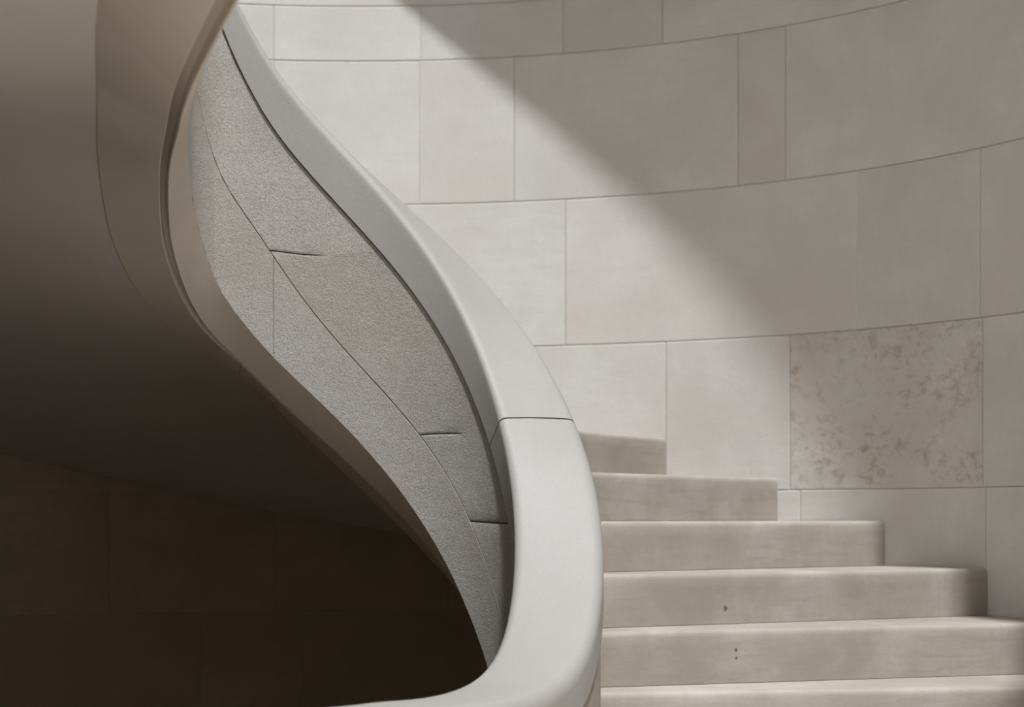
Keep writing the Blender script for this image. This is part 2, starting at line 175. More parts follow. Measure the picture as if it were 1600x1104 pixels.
(-0.4232,3.5902,2.1618,0.6591,1.1329,1.1150,1.0487),(-0.4172,3.5689,2.1618,0.6591,1.1329,1.1150,1.0487),(-0.4112,3.5476,2.1618,0.6591,1.1329,1.1150,1.0487),
(-0.4052,3.5264,2.1618,0.6591,1.1329,1.1150,1.0487),(-0.3991,3.5051,2.1618,0.6591,1.1329,1.1150,1.0487),(-0.3931,3.4838,2.1618,0.6591,1.1329,1.1150,1.0487),
(-0.3871,3.4626,2.1618,0.6591,1.1329,1.1150,1.0487),(-0.3811,3.4413,2.1618,0.6591,1.1329,1.1150,1.0487),(-0.3751,3.4200,2.1618,0.6591,1.1329,1.1150,1.0487),
(-0.3691,3.3987,2.1618,0.6591,1.1329,1.1150,1.0487),(-0.3631,3.3775,2.1618,0.6591,1.1329,1.1150,1.0487),(-0.3571,3.3562,2.1618,0.6591,1.1329,1.1150,1.0487),
(-0.3510,3.3349,2.1618,0.6591,1.1329,1.1150,1.0487),(-0.3450,3.3137,2.1618,0.6591,1.1329,1.1150,1.0487),(-0.3390,3.2924,2.1618,0.6591,1.1329,1.1150,1.0487),
(-0.3330,3.2711,2.1618,0.6591,1.1329,1.1150,1.0487),(-0.3270,3.2499,2.1618,0.6591,1.1329,1.1150,1.0487),(-0.3210,3.2286,2.1618,0.6591,1.1329,1.1150,1.0487),
(-0.3150,3.2073,2.1618,0.6591,1.1329,1.1150,1.0487),(-0.3089,3.1861,2.1618,0.6591,1.1329,1.1150,1.0487),(-0.3029,3.1648,2.1618,0.6591,1.1329,1.1150,1.0487),
(-0.2969,3.1435,2.1618,0.6591,1.1329,1.1150,1.0487),(-0.2909,3.1223,2.1618,0.6591,1.1329,1.1150,1.0487),(-0.2849,3.1010,2.1618,0.6591,1.1329,1.1150,1.0487),
(-0.2789,3.0797,2.1618,0.6591,1.1329,1.1150,1.0487),(-0.2729,3.0585,2.1618,0.6591,1.1329,1.1150,1.0487),(-0.2668,3.0372,2.1618,0.6591,1.1329,1.1150,1.0487),
(-0.2608,3.0159,2.1618,0.6591,1.1329,1.1150,1.0487),(-0.2548,2.9947,2.1618,0.6591,1.1329,1.1150,1.0487),(-0.2488,2.9734,2.1618,0.6591,1.1329,1.1150,1.0487),
(-0.2428,2.9521,2.1618,0.6591,1.1329,1.1150,1.0487),(-0.2368,2.9309,2.1618,0.6591,1.1329,1.1150,1.0487),(-0.2308,2.9096,2.1618,0.6591,1.1329,1.1150,1.0487),
(-0.2248,2.8883,2.1618,0.6591,1.1329,1.1150,1.0487),(-0.2187,2.8671,2.1618,0.6591,1.1329,1.1150,1.0487),(-0.2127,2.8458,2.1618,0.6591,1.1329,1.1150,1.0487),
(-0.2067,2.8245,2.1618,0.6591,1.1329,1.1150,1.0487),(-0.2007,2.8033,2.1618,0.6591,1.1329,1.1150,1.0487),(-0.1947,2.7820,2.1618,0.6591,1.1329,1.1150,1.0487),
(-0.1887,2.7607,2.1618,0.6591,1.1329,1.1150,1.0487),(-0.1827,2.7394,2.1618,0.6591,1.1329,1.1150,1.0487),(-0.1766,2.7182,2.1618,0.6591,1.1329,1.1150,1.0487),
(-0.1706,2.6969,2.1618,0.6591,1.1329,1.1150,1.0487),(-0.1646,2.6756,2.1618,0.6591,1.1329,1.1150,1.0487),(-0.1586,2.6544,2.1618,0.6591,1.1329,1.1150,1.0487),
(-0.1526,2.6331,2.1618,0.6591,1.1329,1.1150,1.0487),(-0.1466,2.6118,2.1618,0.6591,1.1329,1.1150,1.0487),(-0.1406,2.5906,2.1618,0.6591,1.1329,1.1150,1.0487),
(-0.1346,2.5693,2.1618,0.6591,1.1329,1.1150,1.0487),(-0.1285,2.5480,2.1618,0.6591,1.1329,1.1150,1.0487),(-0.1225,2.5268,2.1618,0.6591,1.1329,1.1150,1.0487),
(-0.1165,2.5055,2.1618,0.6591,1.1329,1.1150,1.0487),(-0.1105,2.4842,2.1618,0.6591,1.1329,1.1150,1.0487),(-0.1045,2.4630,2.1618,0.6591,1.1329,1.1150,1.0487),
(-0.0985,2.4417,2.1618,0.6591,1.1329,1.1150,1.0487),
])
DS = 0.022101532
NP_ = len(PATH)
SARR = np.arange(NP_) * DS
_w = np.clip((SARR - 5.15) / 0.25, 0, 1)[:, None]
_p = PATH.copy()
for _ in range(80):
    _q = _p.copy()
    _q[1:-1] = (_p[:-2] + 2 * _p[1:-1] + _p[2:]) / 4
    _p = _q
PATH = PATH * (1 - _w) + _p * _w
_dx = np.gradient(PATH[:, 0]); _dy = np.gradient(PATH[:, 1])
_m = np.hypot(_dx, _dy)
NXA, NYA = _dy / _m, -_dx / _m
for _ in range(3):
    for A_ in (NXA, NYA):
        A_[1:-1] = (A_[:-2] + 2 * A_[1:-1] + A_[2:]) / 4
COP_H, W_OUT, W_CREASE = 0.193, 0.233, 0.2486
# lip below the facing (outer edge) and the start of the flat band beyond the shadow gap: offset, drop below the facing
_KS = [0.0, 3.6, 4.4, 4.8, 5.0, 5.2, 5.5, 5.9, 6.6, 8.2]
def _smooth(v):
    a = np.interp(SARR, _KS, v)
    for _ in range(140):
        a[1:-1] = (a[:-2] + 2 * a[1:-1] + a[2:]) / 4
    return a
LIP_W = _smooth([0.1009, 0.1009, 0.0945, 0.0872, 0.0777, 0.0624, 0.0517, 0.0498, 0.0516, 0.0599])
LIP_U = _smooth([0.0953, 0.0953, 0.1034, 0.1107, 0.1175, 0.1187, 0.1153, 0.1082, 0.0990, 0.0862])
BND_W = _smooth([0.1172, 0.1172, 0.1117, 0.1053, 0.0965, 0.0825, 0.0743, 0.0738, 0.0758, 0.0794])
BND_U = _smooth([0.1026, 0.1026, 0.1125, 0.1215, 0.1277, 0.1226, 0.1101, 0.0934, 0.0742, 0.0544])

def at(s):
    """frame of the parapet at arc length s"""
    f = lambda a: float(np.interp(s, SARR, a))
    nx, ny = f(NXA), f(NYA)
    n = math.hypot(nx, ny)
    return dict(x=f(PATH[:, 0]), y=f(PATH[:, 1]), z=f(PATH[:, 2]), hm=f(PATH[:, 3]), hb=f(PATH[:, 4]),
                h2=f(PATH[:, 5]), h3=f(PATH[:, 6]), nx=nx / n, ny=ny / n)

def pt(s, w, h):
    a = at(s)
    return (a['x'] + w * a['nx'], a['y'] + w * a['ny'], a['z'] - h)

# ------------------------------------------------------------------ helpers
C = scene.collection

def mesh_obj(name, verts, faces, mat=None, parent=None, smooth=True, sharp=30.0):
    me = bpy.data.meshes.new(name)
    me.from_pydata([tuple(v) for v in verts], [], faces)
    me.validate()
    me.update()
    import bmesh
    bm = bmesh.new()
    bm.from_mesh(me)
    bmesh.ops.recalc_face_normals(bm, faces=bm.faces)
    bm.to_mesh(me)
    bm.free()
    if smooth:
        me.shade_smooth()
        me.set_sharp_from_angle(angle=math.radians(sharp))
    ob = bpy.data.objects.new(name, me)
    C.objects.link(ob)
    if mat:
        me.materials.append(mat)
    if parent is not None:
        ob.parent = parent
        ob.matrix_parent_inverse = Matrix.Translation(BASE.get(parent.name, Vector((0, 0, 0)))).inverted()
    return ob

BASE = {}

def structure(ob):
    ob['kind'] = 'structure'
    return ob

def sweep(name, ss, profile, mat, parent, sharp=30.0):
    """closed cross-section swept along the parapet; profile(s) -> [(w, h)]"""
    verts, faces = [], []
    n = None
    for s in ss:
        pr = profile(s)
        n = len(pr)
        a = at(s)
        for w, h in pr:
            verts.append((a['x'] + w * a['nx'], a['y'] + w * a['ny'], a['z'] - h))
    for i in range(len(ss) - 1):
        for j in range(n):
            k = (j + 1) % n
            faces.append((i * n + j, i * n + k, (i + 1) * n + k, (i + 1) * n + j))
    faces.append(tuple(range(n)))
    faces.append(tuple(range((len(ss) - 1) * n, len(ss) * n))[::-1])
    return mesh_obj(name, verts, faces, mat, parent, True, sharp)

def grid_solid(name, nu, nv, front, back, mat, parent, sharp=30.0):
    """a slab with a front and a back grid (nu x nv points each) and closed edges"""
    verts = [front(i, j) for i in range(nu) for j in range(nv)] + [back(i, j) for i in range(nu) for j in range(nv)]
    N = nu * nv
    id_ = lambda i, j: i * nv + j
    faces = []
    for i in range(nu - 1):
        for j in range(nv - 1):
            q = (id_(i, j), id_(i + 1, j), id_(i + 1, j + 1), id_(i, j + 1))
            faces.append(q)
            faces.append(tuple(N + a for a in q[::-1]))
    rim = [id_(i, 0) for i in range(nu)] + [id_(nu - 1, j) for j in range(1, nv)] + \
          [id_(i, nv - 1) for i in range(nu - 2, -1, -1)] + [id_(0, j) for j in range(nv - 2, 0, -1)]
    for a, b in zip(rim, rim[1:] + rim[:1]):
        faces.append((a, b, N + b, N + a))
    return mesh_obj(name, verts, faces, mat, parent, True, sharp)

# ------------------------------------------------------------------ materials
def stone(name, base, dark, tint, mottling=1.0, speck=0.0, bump=0.15, rough=0.75, grain=90.0, random_amt=0.06,
          streak=0.0, brown=0.0, spots=()):
    m = bpy.data.materials.new(name)
    m.use_nodes = True
    nt = m.node_tree
    N, L = nt.nodes, nt.links
    bsdf = N['Principled BSDF']
    bsdf.inputs['Roughness'].default_value = rough
    bsdf.inputs['Specular IOR Level'].default_value = 0.3
    tc = N.new('ShaderNodeTexCoord')
    oi = N.new('ShaderNodeObjectInfo')
    off = N.new('ShaderNodeVectorMath'); off.operation = 'SCALE'
    off.inputs[0].default_value = (13.1, 7.7, 5.3)
    L.new(oi.outputs['Random'], off.inputs['Scale'])
    vec = N.new('ShaderNodeVectorMath'); vec.operation = 'ADD'
    L.new(tc.outputs['Object'], vec.inputs[0]); L.new(off.outputs[0], vec.inputs[1])

    def noise(scale, detail, rgh=0.55, dist=0.0, sc=None):
        n = N.new('ShaderNodeTexNoise')
        n.inputs['Scale'].default_value = scale
        n.inputs['Detail'].default_value = detail
        n.inputs['Roughness'].default_value = rgh
        n.inputs['Distortion'].default_value = dist
        if sc:
            mp = N.new('ShaderNodeMapping')
            mp.inputs['Scale'].default_value = sc
            L.new(vec.outputs[0], mp.inputs['Vector'])
            L.new(mp.outputs[0], n.inputs['Vector'])
        else:
            L.new(vec.outputs[0], n.inputs['Vector'])
        return n

    def ramp(src, a, b, lo=0.0, hi=1.0):
        r = N.new('ShaderNodeMapRange')
        r.interpolation_type = 'SMOOTHSTEP'
        r.inputs['From Min'].default_value = a
        r.inputs['From Max'].default_value = b
        r.inputs['To Min'].default_value = lo
        r.inputs['To Max'].default_value = hi
        L.new(src, r.inputs['Value'])
        return r.outputs[0]

    def mix(fac, c1, c2, mode='MIX'):
        x = N.new('ShaderNodeMix')
        x.data_type = 'RGBA'
        x.blend_type = mode
        if isinstance(fac, (int, float)):
            x.inputs['Factor'].default_value = fac
        else:
            L.new(fac, x.inputs['Factor'])
        for sock, c in ((x.inputs['A'], c1), (x.inputs['B'], c2)):
            if isinstance(c, tuple):
                sock.default_value = c + (1.0,)
            else:
                L.new(c, sock)
        return x.outputs['Result']

    n1 = noise(2.3, 6, 0.6, 0.3)
    col = mix(ramp(n1.outputs['Fac'], 0.35, 0.68, 0.0, mottling), base, dark)
    n2 = noise(1.1, 4, 0.55, 0.6)
    col = mix(ramp(n2.outputs['Fac'], 0.45, 0.72, 0.0, 0.75 * mottling), col, tint)
    n3 = noise(14.0, 7, 0.68)
    col = mix(ramp(n3.outputs['Fac'], 0.3, 0.7, 0.0, 0.30 * mottling), col, dark)
    if streak:
        n4 = noise(5.0, 5, 0.6, 0.2, (1.0, 1.0, 9.0))
        col = mix(ramp(n4.outputs['Fac'], 0.45, 0.7, 0.0, streak), col, dark)
        n5 = noise(6.0, 4, 0.6, 0.2, (6.0, 6.0, 0.7))
        col = mix(ramp(n5.outputs['Fac'], 0.5, 0.75, 0.0, streak * 0.7), col, tint)
    if brown:
        n6 = noise(3.0, 6, 0.65, 0.6, (1.0, 1.0, 1.5))
        n7 = noise(20.0, 7, 0.72, 0.6, (1.0, 1.0, 1.3))
        pr = N.new('ShaderNodeMath'); pr.operation = 'MULTIPLY'
        L.new(ramp(n6.outputs['Fac'], 0.38, 0.56), pr.inputs[0])
        L.new(ramp(n7.outputs['Fac'], 0.46, 0.66), pr.inputs[1])
        sc_ = N.new('ShaderNodeMath'); sc_.operation = 'MULTIPLY'
        L.new(pr.outputs[0], sc_.inputs[0]); sc_.inputs[1].default_value = brown
        col = mix(sc_.outputs[0], col, (0.27, 0.19, 0.13))
    height = n3.outputs['Fac']
    fine = noise(grain, 4, 0.7)
    if speck:
        col = mix(ramp(fine.outputs['Fac'], 0.36, 0.62, speck, 0.0), col, tuple(0.42 * c for c in dark))
        fine2 = noise(grain * 0.9, 3, 0.6)
        fine2.inputs['Distortion'].default_value = 0.7
        col = mix(ramp(fine2.outputs['Fac'], 0.60, 0.74, 0.0, speck * 0.8), col, tuple(min(1, 1.35 * c) for c in base))
    for (px, py, pz, rad) in spots:
        d = N.new('ShaderNodeVectorMath'); d.operation = 'SUBTRACT'
        L.new(tc.outputs['Object'], d.inputs[0]); d.inputs[1].default_value = (px, py, pz)
        sc2 = N.new('ShaderNodeVectorMath'); sc2.operation = 'MULTIPLY'
        L.new(d.outputs[0], sc2.inputs[0]); sc2.inputs[1].default_value = (1.5, 0.6, 1.0)
        ln = N.new('ShaderNodeVectorMath'); ln.operation = 'LENGTH'
        L.new(sc2.outputs[0], ln.inputs[0])
        w = N.new('ShaderNodeMath'); w.operation = 'MULTIPLY_ADD'
        sn = noise(120.0, 2, 0.6)
        L.new(sn.outputs['Fac'], w.inputs[0]); w.inputs[1].default_value = rad * 1.6
        L.new(ln.outputs['Value'], w.inputs[2])
        col = mix(ramp(w.outputs[0], rad * 1.3, rad * 1.9, 0.85, 0.0), col, (0.07, 0.06, 0.05))
    # every stone of its own shade
    hv = N.new('ShaderNodeHueSaturation')
    v = N.new('ShaderNodeMapRange')
    v.inputs['To Min'].default_value = 1.0 - random_amt
    v.inputs['To Max'].default_value = 1.0 + random_amt
    L.new(oi.outputs['Random'], v.inputs['Value'])
    L.new(v.outputs[0], hv.inputs['Value'])
    L.new(col, hv.inputs['Color'])
    L.new(hv.outputs[0], bsdf.inputs['Base Color'])
    b1 = N.new('ShaderNodeBump')
    b1.inputs['Strength'].default_value = bump
    b1.inputs['Distance'].default_value = 0.01
    L.new(height, b1.inputs['Height'])
    b2 = N.new('ShaderNodeBump')
    b2.inputs['Strength'].default_value = bump * (2.2 if speck > 0.3 else 0.9)
    b2.inputs['Distance'].default_value = 0.003
    L.new(fine.outputs['Fac'], b2.inputs['Height'])
    L.new(b1.outputs[0], b2.inputs['Normal'])
    L.new(b2.outputs[0], bsdf.inputs['Normal'])
    return m

M_WALL = stone('wall_limestone', (0.615, 0.59, 0.557), (0.535, 0.503, 0.468), (0.55, 0.503, 0.455), 1.0, bump=0.14, streak=0.4, random_amt=0.03, speck=0.07, grain=120.0)
M_WALLPIT = stone('veined_limestone', (0.605, 0.575, 0.54), (0.52, 0.485, 0.447), (0.535, 0.485, 0.435), 1.1, bump=0.2, streak=0.4, brown=0.55, random_amt=0.03)
M_WALLTAN = stone('tan_limestone', (0.565, 0.525, 0.485), (0.51, 0.468, 0.425), (0.52, 0.473, 0.425), 1.0, bump=0.12, streak=0.35, random_amt=0.03)
M_WALLSHADE = stone('shaded_limestone', (0.42, 0.34, 0.26), (0.35, 0.28, 0.21), (0.37, 0.285, 0.20), 1.0, bump=0.12, streak=0.35, random_amt=0.06)  # same wall, with the shade under the stairs put into its colour
M_JOINT = stone('joint_mortar', (0.46, 0.41, 0.36), (0.40, 0.36, 0.31), (0.42, 0.37, 0.32), 1.0, bump=0.05)
M_STEP = stone('step_limestone', (0.38, 0.343, 0.303), (0.27, 0.235, 0.198), (0.295, 0.246, 0.196), 1.1, bump=0.2, streak=0.5, random_amt=0.04,
               spots=((0.687, 6.506, -0.289, 0.011), (0.689, 6.207, -0.403, 0.008), (0.690, 6.207, -0.428, 0.006)))
M_COPING = stone('coping_limestone', (0.318, 0.300, 0.279), (0.290, 0.270, 0.249), (0.293, 0.268, 0.242), 0.8, bump=0.1, random_amt=0.02, rough=0.55, speck=0.10, grain=170.0)
M_FACE = stone('bush_hammered_stone', (0.425, 0.398, 0.362), (0.355, 0.324, 0.286), (0.387, 0.334, 0.279), 1.0, speck=0.5, bump=0.35, rough=0.9, grain=210.0, random_amt=0.04)
M_CORE = stone('stringer_stone', (0.62, 0.545, 0.46), (0.55, 0.475, 0.395), (0.57, 0.475, 0.38), 0.9, bump=0.1, rough=0.8)
M_SOFFIT = stone('soffit_plaster', (0.58, 0.515, 0.46), (0.53, 0.47, 0.42), (0.53, 0.47, 0.42), 0.5, bump=0.05, rough=0.85)
M_FLOOR = stone('floor_limestone', (0.80, 0.75, 0.68), (0.76, 0.70, 0.62), (0.76, 0.70, 0.61), 1.0, bump=0.1)
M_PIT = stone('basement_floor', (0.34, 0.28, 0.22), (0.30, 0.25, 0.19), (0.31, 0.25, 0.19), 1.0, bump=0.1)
M_LOBBY = stone('lobby_plaster', (0.80, 0.74, 0.67), (0.76, 0.70, 0.62), (0.76, 0.69, 0.61), 0.5, bump=0.05)

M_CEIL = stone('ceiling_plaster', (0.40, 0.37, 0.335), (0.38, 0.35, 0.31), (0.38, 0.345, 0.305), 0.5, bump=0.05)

# ------------------------------------------------------------------ the round wall and its slabs
TH_A, TH_B = -0.60, 3.87
def drum(name, r0, r1, z0, z1, mat):
    n = 90
    verts, faces = [], []
    for i in range(n + 1):
        th = TH_A + (TH_B - TH_A) * i / n
        for r, z in ((r0, z0), (r0, z1), (r1, z1), (r1, z0)):
            verts.append((CX + r * math.cos(th), CY + r * math.sin(th), z))
    for i in range(n):
        for j in range(4):
            k = (j + 1) % 4
            faces.append((4 * i + j, 4 * i + k, 4 * i + 4 + k, 4 * i + 4 + j))
    faces += [(0, 1, 2, 3), (4 * n + 3, 4 * n + 2, 4 * n + 1, 4 * n)]
    return mesh_obj(name, verts, faces, mat)

wall_back = structure(drum('wall_back', R + 0.005, R + 0.30, PIT_Z, CEIL_Z, M_JOINT))
wall_back['label'] = 'pale curved stone wall of large limestone slabs behind the stairs'

JH = [2.6, 2.36, 2.133, 1.905, 1.307, 0.709, 0.1107, -0.385, -0.985, -1.585, -2.2, -2.9, -3.6, -4.3, -5.0]
CUTS = {                                    # angles of the upright joints, per course
    1: [0.6984, 1.2253, 1.8682],
    2: [1.6953, 1.4696, 1.2456, 1.087, 0.6087],
    3: [1.6953, 1.4716, 1.3235, 0.9641, 0.8859, 0.4204],
    4: [1.6542, 1.2426, 0.7643, 0.549],
    5: [1.0818, 0.8785, 0.5455],
    6: [1.9453, 1.6933, 1.4267, 1.1436, 0.8614, 0.5397],
    7: [1.8053, 1.6512, 1.3265, 0.9987, 0.6762],
}
FAINT = {(3, 1.4716), (4, 0.7643), (2, 1.4696)}
SLAB_MAT = {(3, 0.9641): M_WALLTAN, (5, 0.8785): M_WALLPIT}

def slab(th0, th1, z0, z1, g0, g1, mat, gz=0.0012):
    a0, a1 = th0 + g0 / R, th1 - g1 / R
    nu = max(4, int((a1 - a0) / 0.045) + 2)
    us = [a0, a0 + 0.0035 / R] + [a0 + (a1 - a0) * k / nu for k in range(1, nu)] + [a1 - 0.0035 / R, a1]
    zs = [z0 + gz, z0 + gz + 0.0035, z1 - gz - 0.0035, z1 - gz]
    jit = random.uniform(-0.0008, 0.0008)
    def front(i, j):
        edge = (i in (0, len(us) - 1)) or (j in (0, 3))
        r = R + jit + (0.0016 if edge else 0.0)
        return (CX + r * math.cos(us[i]), CY + r * math.sin(us[i]), zs[j])
    def back(i, j):
        r = R + 0.03
        return (CX + r * math.cos(us[i]), CY + r * math.sin(us[i]), zs[j])
    return grid_solid('stone_slab', len(us), 4, front, back, mat, wall_back, 14.0)

for k in range(len(JH) - 1):
    z1, z0 = JH[k], JH[k + 1]
    keyed = sorted([(a, a) for a in CUTS.get(k, [])])
    lo = keyed[0][0] if keyed else 1.4 + 0.17 * (k % 2)
    hi = keyed[-1][0] if keyed else lo
    if not keyed:
        keyed = [(lo, None)]
    cur, alt = lo, 0
    while cur - 0.40 > TH_A + 0.12:
        cur -= (0.43, 0.33, 0.48)[(alt + k) % 3]; alt += 1
        if cur > TH_A + 0.1:
            keyed.insert(0, (cur, None))
    cur = hi
    while cur + 0.40 < TH_B - 0.12:
        cur += (0.36, 0.46, 0.30)[(alt + k) % 3]; alt += 1
        if cur < TH_B - 0.1:
            keyed.append((cur, None))
    ths = [(TH_A, None)] + keyed + [(TH_B, None)]
    for (ta, pa), (tb, pb) in zip(ths, ths[1:]):
        g = lambda p: 0.0003 if (k, p) in FAINT else 0.0012
        slab(ta, tb, z0, z1, g(pa), g(pb), SLAB_MAT.get((k, pb), M_WALLSHADE if (k >= 6 and ta > 1.0) or (k == 5 and ta > 1.3) or (k == 4 and ta > 2.0) else M_WALL))

# ------------------------------------------------------------------ hall around the camera, floor, pit, roof with an opening shaped for the light
def box(name, x0, x1, y0, y1, z0, z1, mat):
    v = [(x, y, z) for x in (x0, x1) for y in (y0, y1) for z in (z0, z1)]
    f = [(0, 1, 3, 2), (4, 6, 7, 5), (0, 4, 5, 1), (2, 3, 7, 6), (0, 2, 6, 4), (1, 5, 7, 3)]
    return mesh_obj(name, v, f, mat, None, False)

XL, XR, YF = -2.75, 4.6, -5.0
wa = (CX + R * math.cos(TH_A), CY + R * math.sin(TH_A))
structure(box('wall_left', XL - 0.3, XL, YF, 3.93, PIT_Z, CEIL_Z, M_CEIL))['label'] = 'plain plaster wall of the hall on the left'
def boxes(name, parts, mat):
    v, f = [], []
    for (x0, x1, y0, y1, z0, z1) in parts:
        k = len(v)
        v += [(x, y, z) for x in (x0, x1) for y in (y0, y1) for z in (z0, z1)]
        f += [tuple(k + i for i in q) for q in ((0, 1, 3, 2), (4, 6, 7, 5), (0, 4, 5, 1), (2, 3, 7, 6), (0, 2, 6, 4), (1, 5, 7, 3))]
    return mesh_obj(name, v, f, mat, None, False)
structure(boxes('wall_right', [(XR, XR + 0.3, YF, -4.4, FLOOR_Z - 0.3, CEIL_Z), (XR, XR + 0.3, 2.7, wa[1], FLOOR_Z - 0.3, CEIL_Z),
                               (XR, XR + 0.3, -4.4, 2.7, 2.2, CEIL_Z), (XR, XR + 0.3, -4.4, 2.7, FLOOR_Z - 0.3, FLOOR_Z + 0.1)], M_LOBBY))['label'] = 'unseen hall wall on the right with a wide opening added for fill light'  # unseen opening, added to brighten the undersides of the stairs
structure(box('wall_side', wa[0] + 0.006, XR, wa[1] - 0.3, wa[1], FLOOR_Z - 0.3, CEIL_Z, M_LOBBY))['label'] = 'plaster return wall beside the foot of the stairs'
structure(box('wall_front', XL - 0.3, XR + 0.3, YF - 0.3, YF, FLOOR_Z - 0.3, CEIL_Z, M_LOBBY))['label'] = 'plaster wall at the near end of the hall'

# distance of the parapet's stair side from the axis of the round wall
_ss = np.linspace(0.2, SARR[-1] - 0.05, 1600)
_off = np.array([pt(s, 0.222, 0)[:2] for s in _ss])
_th = np.unwrap(np.arctan2(_off[:, 1] - CY, _off[:, 0] - CX))
_rr = np.hypot(_off[:, 0] - CX, _off[:, 1] - CY)
_k0 = int(np.argmin(np.abs(_ss - 3.9)))
_th -= round((_th[_k0] - 0.0) / (2 * math.pi)) * 2 * math.pi
def inner_r(th):
    return float(np.interp(th, _th, _rr))
S_LOW = float(np.interp(LOW_TH, _th, _ss))
S_LAND = float(np.interp(LAND_TH, _th, _ss))

edge = [pt(s, 0.215, 0)[:2] for s in np.linspace(0.3, S_LOW, 60)]
poly = [(XL, YF), (XR, YF), (XR, wa[1] - 0.3), (wa[0], wa[1] - 0.3), (wa[0], wa[1])]
for k in range(4):
    th = TH_A + (LOW_TH - TH_A) * k / 3
    poly.append((CX + (R + 0.012) * math.cos(th), CY + (R + 0.012) * math.sin(th)))
poly += edge[::-1] + [(XL, edge[0][1])]
n = len(poly)
v = [(x, y, FLOOR_Z) for x, y in poly] + [(x, y, FLOOR_Z - 0.28) for x, y in poly]
f = [tuple(range(n)), tuple(range(2 * n - 1, n - 1, -1))] + [(i, (i + 1) % n, n + (i + 1) % n, n + i) for i in range(n)]
structure(mesh_obj('floor', v, f, M_FLOOR, None, False))['label'] = 'stone floor at the foot of the stairs'
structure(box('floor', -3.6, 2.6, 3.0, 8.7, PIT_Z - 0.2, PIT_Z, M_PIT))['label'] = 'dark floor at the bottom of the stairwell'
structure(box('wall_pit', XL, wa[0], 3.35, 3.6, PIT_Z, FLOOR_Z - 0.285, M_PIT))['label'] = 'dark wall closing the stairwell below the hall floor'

OC = Vector((-2.276, 5.655)); OR = 4.05            # round opening, carried up along the sunlight to the roof
OC = OC + CEIL_Z / math.tan(SUN_EL) * Vector((math.cos(SUN_AZ), math.sin(SUN_AZ)))
n = 200
v, f = [], []
PV = Vector((0.1, OC.y))
X_LIM, Y_NEAR = -1.25, -4.2                                       # straight edges added to trim side skylight and let in more from the front
Y_NEAR_R = lambda s: (Y_NEAR - PV.y) / s
for i in range(n):
    a = 2 * math.pi * i / n
    c, s = math.cos(a), math.sin(a)
    e = PV - OC
    bq = e.x * c + e.y * s
    r0 = -bq + math.sqrt(bq * bq - e.length_squared + OR * OR)
    if s < 0:
        r0 = Y_NEAR_R(s)
        if c > 1e-6:
            r0 = min(r0, (OC.x + OR - PV.x) / c)
    if c < -1e-6:
        r0 = min(r0, (X_LIM - PV.x) / c)
    q = 13.0 / max(abs(c), abs(s))
    for r, z in ((r0, CEIL_Z), (q, CEIL_Z), (q, CEIL_Z + 2.1), (r0 + 0.7 * max(0.0, c), CEIL_Z + 2.1)):  # deep shaft added to block low skylight from the wall
        v.append((PV.x + r * c, PV.y + r * s, z))
for i in range(n):
    for j in range(4):
        k = (j + 1) % 4; ii = (i + 1) % n
        f.append((4 * i + j, 4 * i + k, 4 * ii + k, 4 * ii + j))
structure(mesh_obj('ceiling', v, f, M_CEIL, None, True))['label'] = 'unseen plaster ceiling with an opening and deep shaft shaped for the light'

# ------------------------------------------------------------------ the staircase
stair = bpy.data.objects.new('spiral_staircase', None)
C.objects.link(stair)
stair.location = (CX, CY, FLOOR_Z)
BASE['spiral_staircase'] = Vector((CX, CY, FLOOR_Z))
stair['label'] = 'curving pale limestone staircase with a sweeping solid stone parapet'
stair['category'] = 'staircase'

def step(i):
    th, z = TH0 + (i - 2) * TURN, Z0 + (i - 2) * RISE
    thb = th + TURN + 0.03
    rin, rout = inner_r(th) - 0.02, R + 0.006
    rinb = inner_r(thb) - 0.02
    ns = 40
    rnd = random.Random(100 + i)
    ph = [rnd.uniform(0, 6.28) for _ in range(6)]
    d = Vector((math.cos(th), math.sin(th), 0)); nb = Vector((-math.sin(th), math.cos(th), 0))
    verts, faces = [], []
    prof0 = [(0.0, -RISE + 0.0015), (0.0, -0.05), (0.0, -0.019), (0.0022, -0.010), (0.0062, -0.0040), (0.013, -0.0008), (0.022, 0.0)]
    m = len(prof0) + 3
    for k in range(ns + 1):
        u = k / ns
        r = rin + (rout - rin) * u
        wear = 0.0016 * math.sin(7 * u + ph[0]) + 0.0011 * math.sin(19 * u + ph[1]) + 0.0007 * math.sin(43 * u + ph[2])
        for (b, h) in prof0:
            soft = 1.0 if -0.03 < h < 0 else (0.4 if b == 0 else 0)
            p = Vector((CX, CY, z + h)) + d * r + nb * (b + wear * soft)
            verts.append(p)
        rb = rinb + (rout - rinb) * u
        pb = Vector((CX + rb * math.cos(thb), CY + rb * math.sin(thb), z))
        pm = (verts[-1] + pb) / 2; pm.z = z
        verts.append(pm); verts.append(pb); verts.append(pb - Vector((0, 0, 0.05)))
    for k in range(ns):
        for j in range(m):
            jj = (j + 1) % m
            faces.append((k * m + j, k * m + jj, (k + 1) * m + jj, (k + 1) * m + j))
    faces += [tuple(range(m)), tuple(range(ns * m, ns * m + m))[::-1]]
    return mesh_obj('step', verts, faces, M_STEP, stair, True, 40.0)

for i in range(-4, 11):
    step(i)

